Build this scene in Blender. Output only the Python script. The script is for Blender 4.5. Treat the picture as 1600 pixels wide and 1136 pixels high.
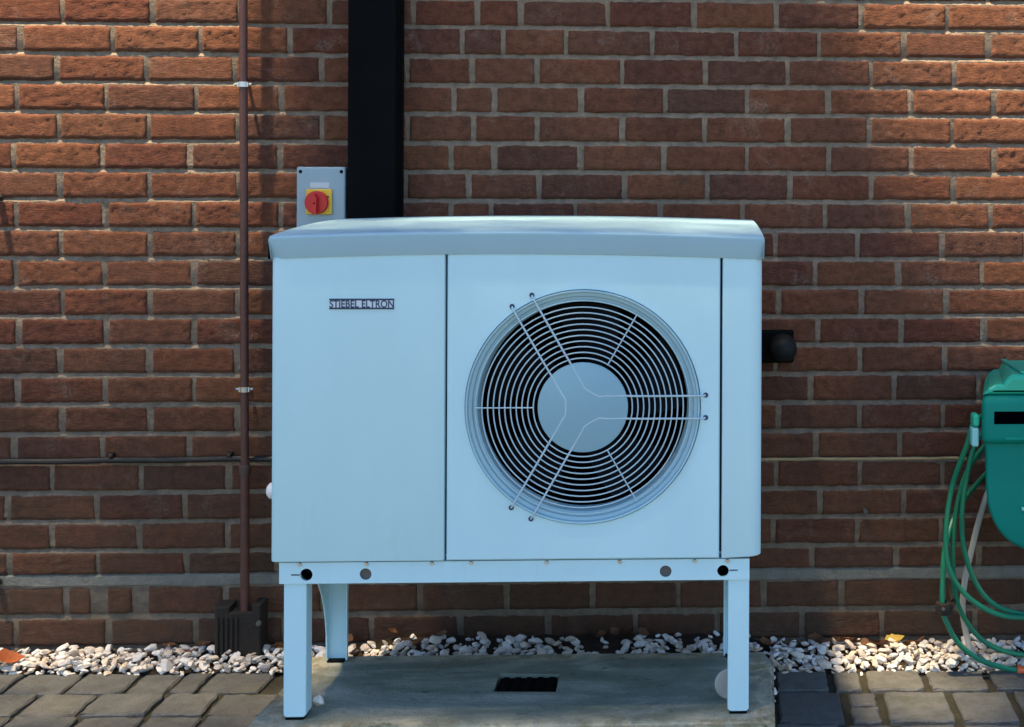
import bpy, bmesh, math, random
from mathutils import Vector, Matrix, noise
R = math.radians
PI = math.pi
for o in list(bpy.data.objects): bpy.data.objects.remove(o)
scene = bpy.context.scene
C = scene.collection
random.seed(7)

# ------------------------------------------------------------------ camera
F_PX, CX, CY, YAW, ROLL = 2153.0, 1182.0, 250.4, R(-2.6), R(0.244)   # photo is 1600 x 1136
CAM = Vector((0, -3.6, 1.28))
fwd = Vector((-math.sin(YAW), math.cos(YAW), 0)); rgt = Vector((math.cos(YAW), math.sin(YAW), 0)); upv = Vector((0, 0, 1))
RGT = rgt*math.cos(ROLL) + upv*math.sin(ROLL); UPV = upv*math.cos(ROLL) - rgt*math.sin(ROLL)
cd = bpy.data.cameras.new('camera'); cam = bpy.data.objects.new('camera', cd); C.objects.link(cam)
cd.sensor_width = 36; cd.sensor_fit = 'HORIZONTAL'; cd.lens = F_PX/1600*36
cd.shift_x = (800-CX)/1600; cd.shift_y = (CY-568)/1600
cd.clip_start = .05; cd.clip_end = 2000
m = Matrix((RGT, UPV, -fwd)).transposed().to_4x4(); m.translation = CAM; cam.matrix_world = m
scene.camera = cam

# ------------------------------------------------------------------ sky and sun
SUN = Vector((0.20, 0.20, -0.96)).normalized()        # direction the light travels
w = bpy.data.worlds.new('World'); scene.world = w; w.use_nodes = True
nt = w.node_tree; bg = nt.nodes['Background']
sky = nt.nodes.new('ShaderNodeTexSky'); sky.sky_type = 'NISHITA'; sky.sun_disc = False
sky.sun_elevation = math.asin(-SUN.z); sky.sun_rotation = math.atan2(-SUN.x, -SUN.y)
sky.air_density = 1.0; sky.dust_density = 0.0; sky.ozone_density = 3.0
nt.links.new(sky.outputs[0], bg.inputs[0]); bg.inputs[1].default_value = 0.071
sl = bpy.data.lights.new('sun', 'SUN'); so = bpy.data.objects.new('sun', sl); C.objects.link(so)
sl.energy = 5.0; sl.angle = R(3.5); sl.color = (1.0, .79, .50)
so.rotation_euler = SUN.to_track_quat('-Z', 'Y').to_euler(); so.location = (-1, -1, 6)
scene.view_settings.view_transform = 'Standard'; scene.view_settings.look = 'None'
scene.view_settings.exposure = 2.0; scene.view_settings.gamma = 1.0
scene.render.engine = 'CYCLES'
scene.render.resolution_x = 1024; scene.render.resolution_y = 727

# ------------------------------------------------------------------ helpers
def at(px, py, Y):
    d = fwd + RGT*((px-CX)/F_PX) - UPV*((py-CY)/F_PX)
    return CAM + d*((Y-CAM.y)/d.y)
def atz(px, py, Z):
    d = fwd + RGT*((px-CX)/F_PX) - UPV*((py-CY)/F_PX)
    return CAM + d*((Z-CAM.z)/d.z)
def to_px(P):
    d = Vector(P)-CAM; z = d.dot(fwd)
    return CX+F_PX*d.dot(RGT)/z, CY-F_PX*d.dot(UPV)/z

class MB:
    """collects shapes in world coordinates"""
    def __init__(s): s.v = []; s.f = []; s.sm = []
    def add(s, verts, faces, smooth=False):
        b = len(s.v); s.v += [Vector(v) for v in verts]
        for f in faces: s.f.append([b+i for i in f]); s.sm.append(smooth)
        return s
    def bm(s, bm, smooth=False):
        bm.verts.index_update(); s.add([v.co.copy() for v in bm.verts], [[v.index for v in f.verts] for f in bm.faces], smooth); bm.free(); return s
    def box(s, x0, x1, y0, y1, z0, z1, bev=0, seg=2, smooth=False):
        bm = bmesh.new(); bmesh.ops.create_cube(bm, size=1)
        for v in bm.verts: v.co = Vector(((x0+x1)/2+v.co.x*(x1-x0), (y0+y1)/2+v.co.y*(y1-y0), (z0+z1)/2+v.co.z*(z1-z0)))
        if bev: bmesh.ops.bevel(bm, geom=list(bm.edges), offset=bev, segments=seg, affect='EDGES', profile=.5)
        return s.bm(bm, smooth)
    def prism(s, pts, y0, y1, bev=0, seg=2, smooth=False):
        """outline in x,z extruded along y"""
        bm = bmesh.new()
        a = [bm.verts.new((x, y0, z)) for x, z in pts]; f = bm.faces.new(a)
        r = bmesh.ops.extrude_face_region(bm, geom=[f])
        for e in r['geom']:
            if isinstance(e, bmesh.types.BMVert): e.co.y = y1
        bmesh.ops.recalc_face_normals(bm, faces=list(bm.faces))
        if bev:
            ed = [e for e in bm.edges if abs(e.verts[0].co.y-y0) < 1e-6 and abs(e.verts[1].co.y-y0) < 1e-6]
            bmesh.ops.bevel(bm, geom=ed, offset=bev, segments=seg, affect='EDGES', profile=.5)
        return s.bm(bm, smooth)
    def lathe(s, prof, c, n=64, axis='Y', smooth=True, cap0=False, cap1=False):
        """prof = (radius, offset along axis)"""
        c = Vector(c); vs = []; fs = []
        def pt(r, h, a):
            ca, sa = r*math.cos(a), r*math.sin(a)
            return c + (Vector((ca, h, sa)) if axis == 'Y' else Vector((ca, sa, h)) if axis == 'Z' else Vector((h, ca, sa)))
        for r, h in prof:
            for k in range(n): vs.append(pt(r, h, 2*PI*k/n))
        for i in range(len(prof)-1):
            for k in range(n): fs.append((i*n+k, i*n+(k+1) % n, (i+1)*n+(k+1) % n, (i+1)*n+k))
        s.add(vs, fs, smooth)
        if cap0: s.add(vs[:n], [list(range(n))])
        if cap1: s.add(vs[-n:], [list(range(n))])
        return s
    def tube(s, pts, r, n=8, closed=False, smooth=True, cap=True):
        pts = [Vector(p) for p in pts]; N = len(pts); rings = []
        def tan(i):
            if closed: return (pts[(i+1) % N]-pts[i-1]).normalized()
            return (pts[min(i+1, N-1)]-pts[max(i-1, 0)]).normalized()
        t0 = tan(0); u = t0.orthogonal().normalized(); vs = []
        for i in range(N):
            t = tan(i); u = (u - t*u.dot(t)).normalized(); b = t.cross(u)
            rr = r[i] if isinstance(r, (list, tuple)) else r
            for k in range(n): a = 2*PI*k/n; vs.append(pts[i]+(u*math.cos(a)+b*math.sin(a))*rr)
        fs = []
        for i in range(N if closed else N-1):
            j = (i+1) % N
            for k in range(n): fs.append((i*n+k, i*n+(k+1) % n, j*n+(k+1) % n, j*n+k))
        s.add(vs, fs, smooth)
        if cap and not closed: s.add(vs[:n], [list(range(n))]); s.add(vs[-n:], [list(range(n))])
        return s
    def taper(s, cx, yf, k):
        for v in s.v: v.x = cx+(v.x-cx)*(1-k*max(0, v.y-yf))
        return s
    def build(s, name, mat, parent=None, origin=None, recalc=True):
        o0 = Vector(origin) if origin is not None else (Vector(parent['_o']) if parent is not None and '_o' in parent else Vector((0, 0, 0)))
        me = bpy.data.meshes.new(name); me.from_pydata([v-o0 for v in s.v], [], s.f)
        me.polygons.foreach_set('use_smooth', s.sm)
        if recalc:
            bm = bmesh.new(); bm.from_mesh(me); bmesh.ops.recalc_face_normals(bm, faces=list(bm.faces)); bm.to_mesh(me); bm.free()
        me.materials.append(mat); me.update()
        if any(s.sm): me.set_sharp_from_angle(angle=R(32))
        ob = bpy.data.objects.new(name, me); C.objects.link(ob)
        if parent is not None: ob.parent = parent
        else: ob.location = o0
        ob['_o'] = tuple(o0)
        return ob
def thing(name, loc, label, cat, group=None):
    o = bpy.data.objects.new(name, None); C.objects.link(o); o.location = loc; o['_o'] = tuple(loc); o.empty_display_size = .05
    return tag(o, label, cat, group)
def tag(o, label=None, cat=None, group=None, kind=None):
    for k, v in (('label', label), ('category', cat), ('group', group), ('kind', kind)):
        if v: o[k] = v
    return o
def catmull(P, n=8, closed=False):
    P = [Vector(p) for p in P]; N = len(P); out = []
    for i in range(N if closed else N-1):
        g = (lambda k: P[k % N]) if closed else (lambda k: P[max(0, min(N-1, k))])
        a, b, c, d = g(i-1), g(i), g(i+1), g(i+2)
        for k in range(n):
            t = k/n; out.append(.5*((2*b)+(c-a)*t+(2*a-5*b+4*c-d)*t*t+(3*b-a-3*c+d)*t**3))
    if not closed: out.append(P[-1])
    return out

# ------------------------------------------------------------------ materials
class NT:
    def __init__(s, name):
        s.m = bpy.data.materials.new(name); s.m.use_nodes = True; s.t = s.m.node_tree; s.n = s.t.nodes; s.p = s.n['Principled BSDF']
        s.geo = s.n.new('ShaderNodeNewGeometry')
    def L(s, a, b): s.t.links.new(a, b)
    def val(s, sock, v):
        if isinstance(v, bpy.types.NodeSocket): s.L(v, sock)
        else: sock.default_value = v
    def noise(s, scale, detail=4, rough=.6, stretch=(1, 1, 1), vec=None, out=0, dist=0):
        mp = s.n.new('ShaderNodeMapping'); mp.inputs['Scale'].default_value = stretch
        s.L(vec or s.geo.outputs['Position'], mp.inputs[0])
        t = s.n.new('ShaderNodeTexNoise'); t.inputs['Scale'].default_value = scale; t.inputs['Detail'].default_value = detail; t.inputs['Roughness'].default_value = rough
        t.inputs['Distortion'].default_value = dist
        s.L(mp.outputs[0], t.inputs['Vector']); return t.outputs[out]
    def ramp(s, fac, stops):
        r = s.n.new('ShaderNodeValToRGB'); s.L(fac, r.inputs[0]); e = r.color_ramp.elements
        while len(e) < len(stops): e.new(.5)
        for i, (p, c) in enumerate(stops):
            e[i].position = p; e[i].color = (*c, 1) if isinstance(c, (tuple, list)) else (c, c, c, 1)
        return r.outputs[0]
    def mix(s, fac, a, b, mode='MIX'):
        x = s.n.new('ShaderNodeMix'); x.data_type = 'RGBA'; x.blend_type = mode
        s.val(x.inputs[0], fac)
        for i, v in ((6, a), (7, b)): s.val(x.inputs[i], (*v, 1) if isinstance(v, tuple) and len(v) == 3 else v)
        return x.outputs[2]
    def math(s, op, a, b=0.0):
        x = s.n.new('ShaderNodeMath'); x.operation = op; s.val(x.inputs[0], a); s.val(x.inputs[1], b); return x.outputs[0]
    def rng(s, v, a, b, c, d):
        x = s.n.new('ShaderNodeMapRange'); s.L(v, x.inputs[0])
        for i, k in enumerate((a, b, c, d)): x.inputs[1+i].default_value = k
        return x.outputs[0]
    def rand(s):
        oi = s.n.new('ShaderNodeObjectInfo')
        return s.math('FRACT', s.math('ADD', oi.outputs['Random'], s.geo.outputs['Random Per Island']))
    def pos(s, k):
        x = s.n.new('ShaderNodeSeparateXYZ'); s.L(s.geo.outputs['Position'], x.inputs[0]); return x.outputs[k]
    def bump(s, h, strength, dist, prev=None):
        b = s.n.new('ShaderNodeBump'); b.inputs['Strength'].default_value = strength; b.inputs['Distance'].default_value = dist
        s.L(h, b.inputs['Height'])
        if prev: s.L(prev, b.inputs['Normal'])
        s.L(b.outputs[0], s.p.inputs['Normal']); return b.outputs[0]
    def fin(s, col, rough=.6, spec=.5, metal=0):
        s.val(s.p.inputs['Base Color'], (*col, 1) if isinstance(col, tuple) else col)
        s.val(s.p.inputs['Roughness'], rough); s.val(s.p.inputs['Metallic'], metal); s.p.inputs['Specular IOR Level'].default_value = spec
        return s.m
def plain(name, col, rough=.5, var=.12, scale=14, bumpd=0, spec=.5, metal=0, bscale=120):
    s = NT(name); n = s.noise(scale, 5, .65)
    c = s.mix(n, tuple(k*(1-var) for k in col), tuple(min(1, k*(1+var)) for k in col))
    r = s.rng(n, .3, .7, max(0, rough-.08), min(1, rough+.08))
    if bumpd: s.bump(s.noise(bscale, 4, .6), 1, bumpd)
    return s.fin(c, r, spec, metal)
M = {}
def mk_brick():
    s = NT('brick'); rnd = s.rand()
    base = s.ramp(rnd, [(0, (.168, .062, .036)), (.2, (.200, .080, .044)), (.4, (.150, .066, .044)), (.58, (.215, .086, .045)), (.75, (.170, .058, .036)), (.9, (.140, .066, .046)), (1, (.186, .070, .040))])
    blot = s.noise(38, 5, .65, dist=.3)
    c = s.mix(s.rng(blot, .36, .66, 0, .9), base, s.mix(1.0, base, (.55, .55, .56), 'MULTIPLY'))
    fine = s.noise(170, 7, .85, (1, 1, 1.7))
    c = s.mix(s.rng(fine, .46, .66, 0, .8), c, s.mix(1.0, c, (1.5, 1.45, 1.35), 'MULTIPLY'))
    c = s.mix(s.rng(fine, .47, .30, 0, .75), c, s.mix(1.0, c, (.45, .45, .48), 'MULTIPLY'))
    # lime bloom and smeared mortar
    lime = s.math('MULTIPLY', s.rng(s.noise(9, 6, .7), .56, .76, 0, .6), s.rng(s.noise(140, 5, .75), .42, .58, 0, 1))
    c = s.mix(lime, c, (.36, .31, .26))
    # dirt and algae carried up from the ground
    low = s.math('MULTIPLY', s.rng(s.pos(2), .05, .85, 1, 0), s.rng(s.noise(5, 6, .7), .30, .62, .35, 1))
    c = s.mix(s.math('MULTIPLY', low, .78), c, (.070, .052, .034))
    soot = s.rng(s.noise(3.2, 4, .6), .52, .72, 0, .42)
    c = s.mix(soot, c, s.mix(1.0, c, (.6, .62, .66), 'MULTIPLY'))
    drag = s.noise(44, 8, .78, (.6, 1, 2.0), dist=.9); pit = s.noise(190, 6, .8, (.8, 1, 1.4))
    h = s.math('ADD', s.math('MULTIPLY', drag, s.rng(rnd, 0, 1, .45, 1.1)), s.math('MULTIPLY', pit, .5))
    s.bump(h, 1.0, .0085)
    return s.fin(c, .9, .25)
def mk_mortar(name, a, b, dirt):
    s = NT(name); n = s.noise(30, 6, .7); c = s.mix(s.rng(n, .3, .7, 0, 1), a, b)
    g = s.noise(420, 3, .6); c = s.mix(s.rng(g, .45, .75, 0, .4), c, (.16, .13, .10))
    low = s.math('MULTIPLY', s.rng(s.pos(2), .0, .8, 1, .15), s.rng(s.noise(4, 6, .7), .32, .6, .3, 1))
    c = s.mix(s.math('MULTIPLY', low, dirt), c, (.09, .075, .05))
    s.bump(s.math('ADD', s.noise(120, 5, .7), s.math('MULTIPLY', s.noise(35, 3), .8)), 1, .005)
    return s.fin(c, .95, .2)
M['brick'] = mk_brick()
M['mortar'] = mk_mortar('mortar', (.36, .275, .20), (.16, .125, .095), .72)
M['ridge'] = mk_mortar('pale_mortar', (.50, .37, .19), (.42, .32, .18), .1)
M['damp'] = mk_mortar('damp_course', (.24, .25, .22), (.17, .17, .15), .3)
def mk_paint(name, col, rough=.48, streak=.06):
    s = NT(name); n = s.noise(3.5, 5, .6, (1, 1, .35))
    c = s.mix(s.rng(n, .3, .7, 0, 1), tuple(k*(1-streak) for k in col), tuple(min(1, k*(1+streak*.6)) for k in col))
    grime = s.math('MULTIPLY', s.rng(s.noise(22, 6, .75, (2.2, 1, .35)), .58, .85, 0, .3), s.rng(s.pos(2), .40, .62, 1, .12))
    c = s.mix(grime, c, (.34, .33, .28))
    s.bump(s.noise(900, 2, .5), .25, .0004)
    return s.fin(c, s.rng(n, .3, .7, rough-.05, rough+.08), .45)
UNIT = (.48, .74, .83)
M['paint'] = mk_paint('pale_blue_paint', UNIT)
M['lid'] = mk_paint('lid_paint', (.31, .50, .60), .5)
M['grille'] = plain('grille_wire', (.38, .54, .64), .35, .08)
M['hub'] = plain('hub_plate', (.205, .385, .49), .42, .05, 6)
M['nozzle'] = plain('nozzle_plastic', (.33, .54, .64), .38, .05, 8)
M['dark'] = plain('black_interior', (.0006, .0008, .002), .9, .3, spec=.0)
M['blade'] = plain('fan_blade_plastic', (.003, .0045, .0075), .6, .2, spec=.1)
M['gap'] = plain('gasket', (.010, .014, .03), .7, .2)
M['plug'] = plain('grey_plug', (.09, .09, .085), .6, .2, 60)
M['ink'] = plain('badge_ink', (.012, .035, .09), .4, .1)
M['badge'] = plain('badge_plate', (.55, .66, .78), .35, .04)
M['blackp'] = plain('black_plastic', (.0025, .003, .0035), .75, .25, 20, spec=.08)
M['pipe'] = plain('oxide_pipe_paint', (.090, .033, .026), .5, .55, 38, .0012)
M['zinc'] = plain('zinc_metal', (.55, .56, .56), .35, .2, 60, metal=1)
M['vent'] = plain('vent_plastic', (.006, .008, .009), .65, .2, 20, spec=.25)
M['rust'] = plain('rusty_metal', (.07, .04, .03), .7, .4, 80)
M['iso'] = plain('enclosure_plastic', (.27, .37, .43), .45, .05, 9)
M['isolabel'] = plain('label_plate', (.46, .53, .57), .4, .04)
M['yellow'] = plain('yellow_plastic', (.72, .46, .03), .4, .06)
M['red'] = plain('red_plastic', (.52, .010, .012), .35, .06)
M['white'] = plain('white_plastic', (.72, .72, .72), .4, .06)
M['cable'] = plain('cable_sheath', (.010, .009, .008), .5, .4, 40)
M['green'] = plain('green_plastic', (.0004, .205, .16), .6, .12, 7, spec=.2)
M['greenlid'] = plain('bright_green_plastic', (.012, .40, .26), .4, .1, 7)
M['hose'] = plain('green_hose', (.006, .19, .10), .42, .3, 14)
M['whose'] = plain('white_hose', (.48, .46, .40), .5, .15, 14)
M['cyan'] = plain('pale_teal_plastic', (.22, .55, .58), .4, .05)
M['orange'] = plain('orange_plastic', (.75, .13, .03), .4, .08)
M['iron'] = plain('cast_iron', (.021, .016, .012), .95, .4, 30, .003)
def mk_concrete():
    s = NT('concrete'); n = s.noise(7, 8, .75); c = s.mix(s.rng(n, .34, .66, 0, 1), (.46, .47, .40), (.24, .26, .215))
    c = s.mix(s.rng(s.noise(320, 3, .7), .45, .8, 0, .55), c, (.13, .13, .12))
    wet = s.rng(s.noise(3.4, 7, .7, (.55, 1.8, 1), dist=.8), .40, .54, .05, .85)
    c = s.mix(wet, c, (.155, .185, .145))
    x = s.pos(0); y = s.pos(1)
    edge = s.math('MAXIMUM', s.rng(x, .085, .15, 0, 1), s.math('MAXIMUM', s.rng(x, -.79, -.86, 0, 1), s.math('MAXIMUM', s.rng(y, -.42, -.385, 0, 1), s.rng(y, -.715, -.765, 0, .8))))
    ragged = s.math('MULTIPLY', edge, s.rng(s.noise(16, 6, .75), .30, .55, .2, 1))
    c = s.mix(s.math('MULTIPLY', ragged, s.rng(s.noise(8, 5, .7), .36, .6, .1, .95)), c, (.60, .53, .38))
    c = s.mix(s.math('MULTIPLY', ragged, s.rng(s.noise(12, 6, .75), .48, .60, 0, .85)), c, (.17, .125, .04))
    c = s.mix(s.rng(s.noise(19, 7, .75), .60, .68, 0, .8), c, (.045, .06, .028))
    s.bump(s.math('ADD', s.noise(25, 6, .75), s.math('MULTIPLY', s.noise(240, 4), .35)), 1, .008)
    return s.fin(c, s.rng(s.noise(5, 5, .6), .35, .65, .4, .9), .4)
M['concrete'] = mk_concrete()
def mk_paver():
    s = NT('paver'); rnd = s.rand()
    c = s.ramp(rnd, [(0, (.125, .128, .122)), (.3, (.155, .158, .15)), (.6, (.105, .108, .106)), (.8, (.17, .166, .148)), (1, (.132, .135, .132))])
    c = s.mix(s.rng(s.noise(24, 6, .7), .38, .68, 0, .7), c, (.075, .073, .066))
    c = s.mix(s.rng(s.noise(350, 3, .7), .5, .75, 0, .6), c, (.24, .24, .22))
    c = s.mix(s.rng(s.noise(11, 6, .75), .56, .7, 0, .75), c, (.10, .095, .05))
    s.bump(s.math('ADD', s.noise(55, 6, .7), s.math('MULTIPLY', s.noise(300, 3, .6), .35)), 1, .007)
    return s.fin(c, .88, .3)
M['paver'] = mk_paver()
def mk_soil(name, a, b):
    s = NT(name); c = s.mix(s.rng(s.noise(18, 7, .75), .3, .7, 0, 1), a, b)
    c = s.mix(s.rng(s.noise(6, 5, .7), .5, .7, 0, .6), c, (.045, .05, .022))
    s.bump(s.noise(90, 6, .75), 1, .012); return s.fin(c, .95, .2)
M['soil'] = mk_soil('soil', (.035, .025, .018), (.075, .05, .032))
M['sand'] = mk_soil('joint_sand', (.05, .046, .034), (.09, .085, .06))
def mk_pebble():
    s = NT('pebble'); rnd = s.rand()
    c = s.ramp(rnd, [(0, (.82, .78, .71)), (.22, (.86, .85, .82)), (.42, (.70, .58, .44)), (.6, (.85, .82, .75)), (.78, (.66, .53, .41)), (.88, (.80, .78, .76)), (.94, (.42, .40, .40)), (1, (.72, .58, .45))])
    c = s.mix(s.rng(s.noise(110, 5, .7), .42, .75, 0, .6), c, s.mix(1.0, c, (.62, .52, .42), 'MULTIPLY'))
    s.bump(s.noise(260, 4, .6), .6, .002); return s.fin(c, .72, .4)
M['pebble'] = mk_pebble()
def mk_leaf(name, a, b):
    s = NT(name); c = s.mix(s.rng(s.noise(70, 5, .7), .3, .7, 0, 1), a, b); return s.fin(c, .75, .3)
M['leafb'] = mk_leaf('dead_leaf', (.11, .045, .022), (.20, .095, .04))
M['leafy'] = mk_leaf('yellow_leaf', (.50, .36, .07), (.38, .25, .05))
M['shade_tree_bark'] = plain('shade_tree_bark', (.09, .07, .05), .9, .4, 30, .006)
M['leaf'] = mk_leaf('shade_tree_leaf', (.045, .09, .02), (.075, .13, .03))
M['leafo'] = mk_leaf('orange_leaf', (.42, .11, .03), (.28, .08, .03))

# ------------------------------------------------------------------ brick wall
ZD, COURSE, PITCH, XL, XR, ROW_TOP = .197, .075, .2215, -3.1, 2.3, 38
JOINTS = {  # upright joints of each course as read off the wall, photo pixels
 20: [(20), 160, 299, 440, 575, 710, 748, 881, 1017, 1148, 1280, 1416, 1544],
 19: [97, 238, 375, 514, 646, 746, 813, 950, 1084, 1213, 1346, 1480],
 18: [31, 176, 313, 453, 590, 722, 786, 884, 1019, 1151, 1280, 1412, 1544],
 17: [88, 229, 367, 502, 636, 738, 839, 972, 1102, 1231, 1361, 1491],
 16: [26, 166, 306, 440, 575, 709, 773, 908, 1039, 1167, 1294, 1423, 1553],
 15: [92, 232, 371, 503, 637, 740, 839, 972, 1101, 1231, 1358, 1488],
 14: [21, 160, 296, 437, 572, 705, 772, 907, 1037, 1167, 1295, 1424, 1553],
 13: [94, 233, 374, 510, 634, 732, 842, 976, 1105, 1234, 1361, 1490],
 12: [25, 165, 303, 438, 573, 704, 767, 899, 1031, 1160, 1289, 1419, 1548],
 11: [95, 234, 373, 510, 1212, 1340, 1472], 10: [24, 163, 303, 440, 1274, 1404, 1534], 9: [98, 234, 371, 1217, 1346, 1478],
 8: [29, 166, 303, 1278, 1408, 1537], 7: [94, 233, 370, 1212, 1344, 1476], 6: [27, 165, 303, 1267, 1397, 1529],
 5: [97, 235, 371, 1216, 1343, 1473], 4: [22, 160, 295, 1275, 1406, 1537], 3: [81, 220, 357, 1213, 1343, 1473],
 2: [12, 151, 289, 1281, 1412, 1545], 1: [81, 218, 355, 1208, 1339, 1470], 0: [15, 153, 291, 1269, 1400, 1529],
 -1: [103, 155, 219, 352, 656, 1060, 1193, 1315, 1474], -2: [25, 169, 306, 581, 993, 1121, 1253, 1378, 1524]}
WIDE = {(-1, 155): .044, (-1, 219): .042}      # mortar-filled gaps below the damp course
def row_z(n):
    return (ZD + COURSE*n + .0060, ZD + COURSE*(n+1) - .0055) if n > 0 else \
           (ZD + .016, ZD + COURSE - .0055) if n == 0 else (ZD - .0135 - .081*(-n) + .009, ZD - .0135 - .081*(-n-1) - (.004 if n == -1 else .005))
wall = thing('brick_wall', (-.4, .06, 0), 'long wall of rough red bricks with pale weathered mortar behind everything', 'brick wall')
def brick_mesh(name, wd, ht, dp, bev, jit, rs, outn=(5, 2), axis='Y'):
    """a block with uneven arrises; its face looks along -Y (or +Z), origin in the middle of the face"""
    rs = random.Random(rs); nx, nz = outn; o = []
    for k in range(nx): o.append((-wd/2+wd*k/nx, -ht/2))
    for k in range(nz): o.append((wd/2, -ht/2+ht*k/nz))
    for k in range(nx): o.append((wd/2-wd*k/nx, ht/2))
    for k in range(nz): o.append((-wd/2, ht/2-ht*k/nz))
    N = len(o); outer = [(x+rs.uniform(-jit, jit), z+rs.uniform(-jit, jit)) for x, z in o]
    corner = (0, nx, nx+nz, 2*nx+nz)
    vs = []; fs = []
    for x, z in outer: vs.append((x, dp, z))
    for i, (x, z) in enumerate(outer):
        k = .985 if i in corner else 1.0
        vs.append((x*k, bev*rs.uniform(.8, 1.5), z*(k if i not in corner else .95)))
    for i, (x, z) in enumerate(outer):
        b = bev*rs.uniform(.7, 1.7); sx = -1 if x > 0 else 1; sz = -1 if z > 0 else 1
        ix = x+sx*b if abs(abs(x)-wd/2) < jit+1e-6 else x
        iz = z+sz*b if abs(abs(z)-ht/2) < jit+1e-6 else z
        vs.append((ix, rs.uniform(-.0006, .0006), iz))
    for r in (0, 1):
        for i in range(N): j = (i+1) % N; fs.append((r*N+i, r*N+j, (r+1)*N+j, (r+1)*N+i))
    c = len(vs); vs.append((rs.uniform(-.02, .02), rs.uniform(-.0012, .0006), 0))
    for i in range(N): fs.append((2*N+i, 2*N+(i+1) % N, c))
    if axis == 'Z': vs = [(x, z, -y) for x, y, z in vs]
    me = bpy.data.meshes.new(name); me.from_pydata(vs, [], fs)
    bm = bmesh.new(); bm.from_mesh(me); bmesh.ops.recalc_face_normals(bm, faces=list(bm.faces)); bm.to_mesh(me); bm.free()
    # normals must point outward (towards the viewer)
    me.update(); p = me.polygons[len(me.polygons)-1]
    if (axis == 'Y' and p.normal.y > 0) or (axis == 'Z' and p.normal.z < 0): me.flip_normals()
    return me
def rough_brick(name, wd, ht, dp, rs, nx=34, nz=11):
    """rusticated brick: the face is a grid with dragged, crinkled relief that dies into uneven rounded arrises"""
    r_ = random.Random(rs); sd = r_.uniform(0, 99); amp = r_.choice((.0013, .0019, .0025, .0031)); st = r_.uniform(1.4, 3.2); vs = []; fs = []
    tilt = r_.uniform(-.2, .2); chips = [(r_.uniform(-wd/2, wd/2), r_.choice((-ht/2, ht/2)), r_.uniform(.004, .011)) for _ in range(r_.randint(1, 4))]
    def sp(i, n):   # denser towards the edges
        t = i/n*2-1; return .5*math.copysign(1-(1-abs(t))**1.35, t)
    for j in range(nz+1):
        for i in range(nx+1):
            x = wd*sp(i, nx); z = ht*sp(j, nz); e = min(wd/2-abs(x), ht/2-abs(z))
            wob = noise.noise(Vector((x*38, z*20, sd+7)))*.0024+noise.noise(Vector((x*140, z*60, sd+3)))*.0014
            zz = z+wob*(1 if abs(z) > ht*.4 else .2); xx = x+noise.noise(Vector((z*70, sd, 2.)))*.0018*(1 if abs(x) > wd*.47 else .1)
            u = x*math.cos(tilt)+z*math.sin(tilt); v = z*math.cos(tilt)-x*math.sin(tilt)
            n1 = noise.noise(Vector((u*38, v*38*st, sd))); n2 = noise.noise(Vector((u*95, v*95*st*.8, sd+20))); n3 = noise.noise(Vector((u*240, v*300, sd+40)))
            h = amp*(-abs(n1)*1.5+.5+n2*.75+n3*.45)
            y = -h*min(1, e/.006) + max(0, 1-e/.0055)**2*.0042
            y = min(y, .0009) if e > .006 else y
            for cx_, cz_, cr in chips:
                dd = math.hypot(x-cx_, (z-cz_)*1.3)/cr
                if dd < 1: y += (1-dd*dd)*.0026
            vs.append((xx, y, zz))
    for j in range(nz):
        for i in range(nx): a = j*(nx+1)+i; fs.append((a, a+1, a+nx+2, a+nx+1))
    rim_ = [i for i in range(nx+1)]+[j*(nx+1)+nx for j in range(1, nz+1)]+[nz*(nx+1)+i for i in range(nx-1, -1, -1)]+[j*(nx+1) for j in range(nz-1, 0, -1)]
    b = len(vs); k = len(rim_)
    for q in rim_: vs.append((vs[q][0], dp, vs[q][2]))
    for q in range(k): fs.append((rim_[q], b+q, b+(q+1) % k, rim_[(q+1) % k]))
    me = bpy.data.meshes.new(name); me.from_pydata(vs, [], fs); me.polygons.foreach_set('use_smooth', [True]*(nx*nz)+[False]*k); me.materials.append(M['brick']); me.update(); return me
SW, SH = PITCH-.012, COURSE-.0115
BM = [brick_mesh('brick', SW, SH, .05, .0036, .0024, 100+i, (7, 3)) for i in range(18)]
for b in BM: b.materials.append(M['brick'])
RB = [rough_brick('brick', SW, SH, .05, 500+i) for i in range(26)]
rest = MB(); courses = []; nb = 0
ox, oy, oz = wall.location
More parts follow.
